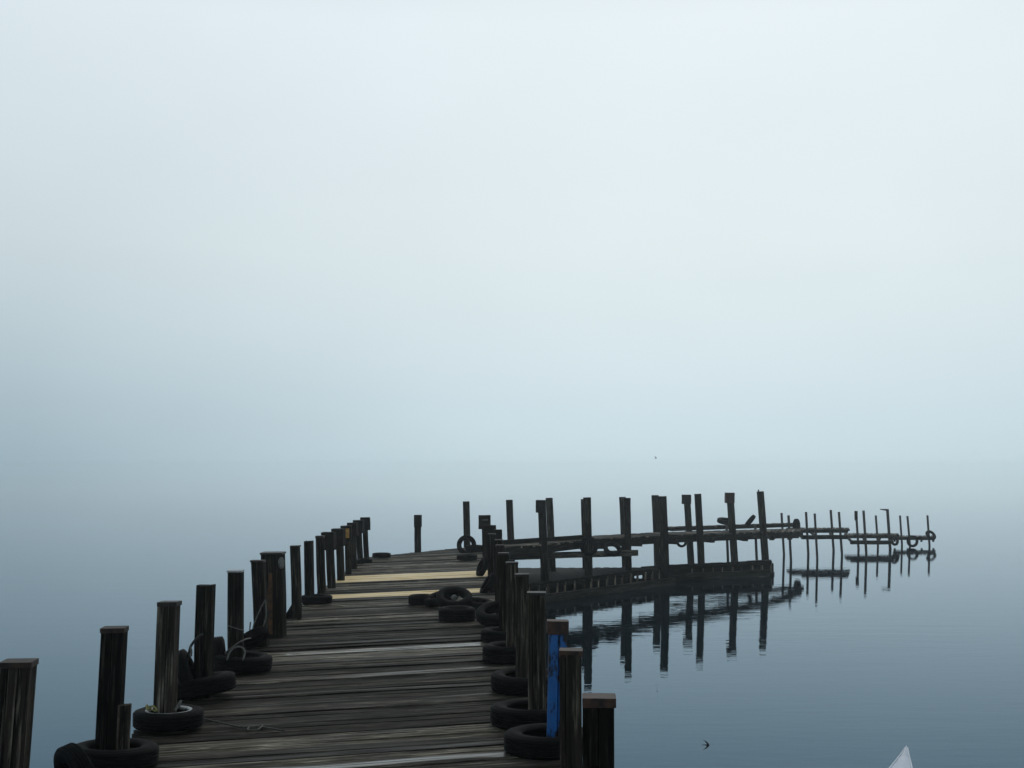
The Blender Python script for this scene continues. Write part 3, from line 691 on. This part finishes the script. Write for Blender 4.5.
# ---------------------------------------------------------------- kayak whose bow shows at the bottom right
bt_ = P(906.5, 749.5, .42); st_ = P(901, 768, .36); dr = (Vector((st_.x, st_.y, 0)) - Vector((bt_.x, bt_.y, 0))).normalized()
kay = empty('kayak', (bt_.x, bt_.y, 0)); tag(kay, 'white pointed bow of a small boat poking in at the bottom right', 'boat')
sd = Vector((-dr.y, dr.x, 0)); LN = 3.9
hull, deckm = MB(), MB(); secs = []
NS = 22
for k in range(NS + 1):
    t = k / NS; x = LN * t; wv = .21 * (math.sin(math.pi * min(max(t, .0), 1)) ** 1.05) + .010
    top = .30 + .14 * abs(2 * t - 1) ** 2.4; bot = -.10 + .42 * (abs(2 * t - 1) ** 7)
    secs.append((x, wv, top, bot))
NP = 13; b = 0
for x, wv, top, bot in secs:
    c = Vector((bt_.x, bt_.y, 0)) + dr * x
    for i in range(NP):
        a = math.pi * i / (NP - 1); yy = -math.cos(a) * wv; zz = top - (top - bot) * math.sin(a) ** .8
        hull.v.append(c + sd * yy + Vector((0, 0, zz)))
for k in range(NS):
    for i in range(NP - 1):
        hull.face([k * NP + i, k * NP + i + 1, (k + 1) * NP + i + 1, (k + 1) * NP + i], [(0, 0)] * 4, (.5, 0, 0, 1), True)
hull.build('hull', M['hull'], kay, loc=kay.location)
DP = 5
for x, wv, top, bot in secs:
    c = Vector((bt_.x, bt_.y, 0)) + dr * x; t = x / LN
    for i in range(DP):
        s = -1 + 2 * i / (DP - 1); deckm.v.append(c + sd * (s * wv * .99) + Vector((0, 0, top - .004 + .03 * (1 - s * s))))
for k in range(NS):
    if .42 < (k + .5) / NS < .62: continue
    for i in range(DP - 1):
        deckm.face([k * DP + i, k * DP + i + 1, (k + 1) * DP + i + 1, (k + 1) * DP + i], [(0, 0)] * 4, (.5, 0, 0, 1), True)
deckm.build('deck', M['hull'], kay, loc=kay.location)
rim = MB()
for sgn in (1, -1):
    rim.tube([Vector((bt_.x, bt_.y, 0)) + dr * x + sd * (sgn * wv) + Vector((0, 0, top)) for x, wv, top, bot in secs], .009, 7)
rim.build('gunwale', plain('pale_gunwale', (.8, .84, .9), (.7, .74, .8), .35, 0, 5, .1, .002), kay, loc=kay.location)
seat = MB(); sc0 = Vector((bt_.x, bt_.y, .16)) + dr * (LN * .53)
seat.box(sc0 - sd * .2, sc0 + sd * .2, .32, .04, .01); seat.box(sc0 + dr * .17 - sd * .18 + Vector((0, 0, .12)), sc0 + dr * .17 + sd * .18 + Vector((0, 0, .12)), .04, .22, .01)
seat.build('seat', M['sleeve'], kay, loc=kay.location)

# ---------------------------------------------------------------- haze
m = bpy.data.materials.new('fog_air'); m.use_nodes = True; t = m.node_tree; t.nodes.clear()
o_ = t.nodes.new('ShaderNodeOutputMaterial'); v_ = t.nodes.new('ShaderNodeVolumePrincipled')
v_.inputs['Color'].default_value = (.97, .99, 1, 1); v_.inputs['Density'].default_value = .0013; v_.inputs['Anisotropy'].default_value = .88
t.links.new(v_.outputs[0], o_.inputs['Volume'])
x, y0, y1, z0, z1 = 200, -40, 240, -1.0, 4.6
me = bpy.data.meshes.new('haze')
me.from_pydata([(-x, y0, z0), (x, y0, z0), (x, y1, z0), (-x, y1, z0), (-x, y0, z1), (x, y0, z1), (x, y1, z1), (-x, y1, z1)], [],
               [(0, 3, 2, 1), (4, 5, 6, 7), (0, 1, 5, 4), (1, 2, 6, 5), (2, 3, 7, 6), (3, 0, 4, 7)])
me.materials.append(m); hz = bpy.data.objects.new('haze', me); COL.objects.link(hz); tag(hz, kind='stuff'); hz['label'] = 'pale morning fog lying over the lake'
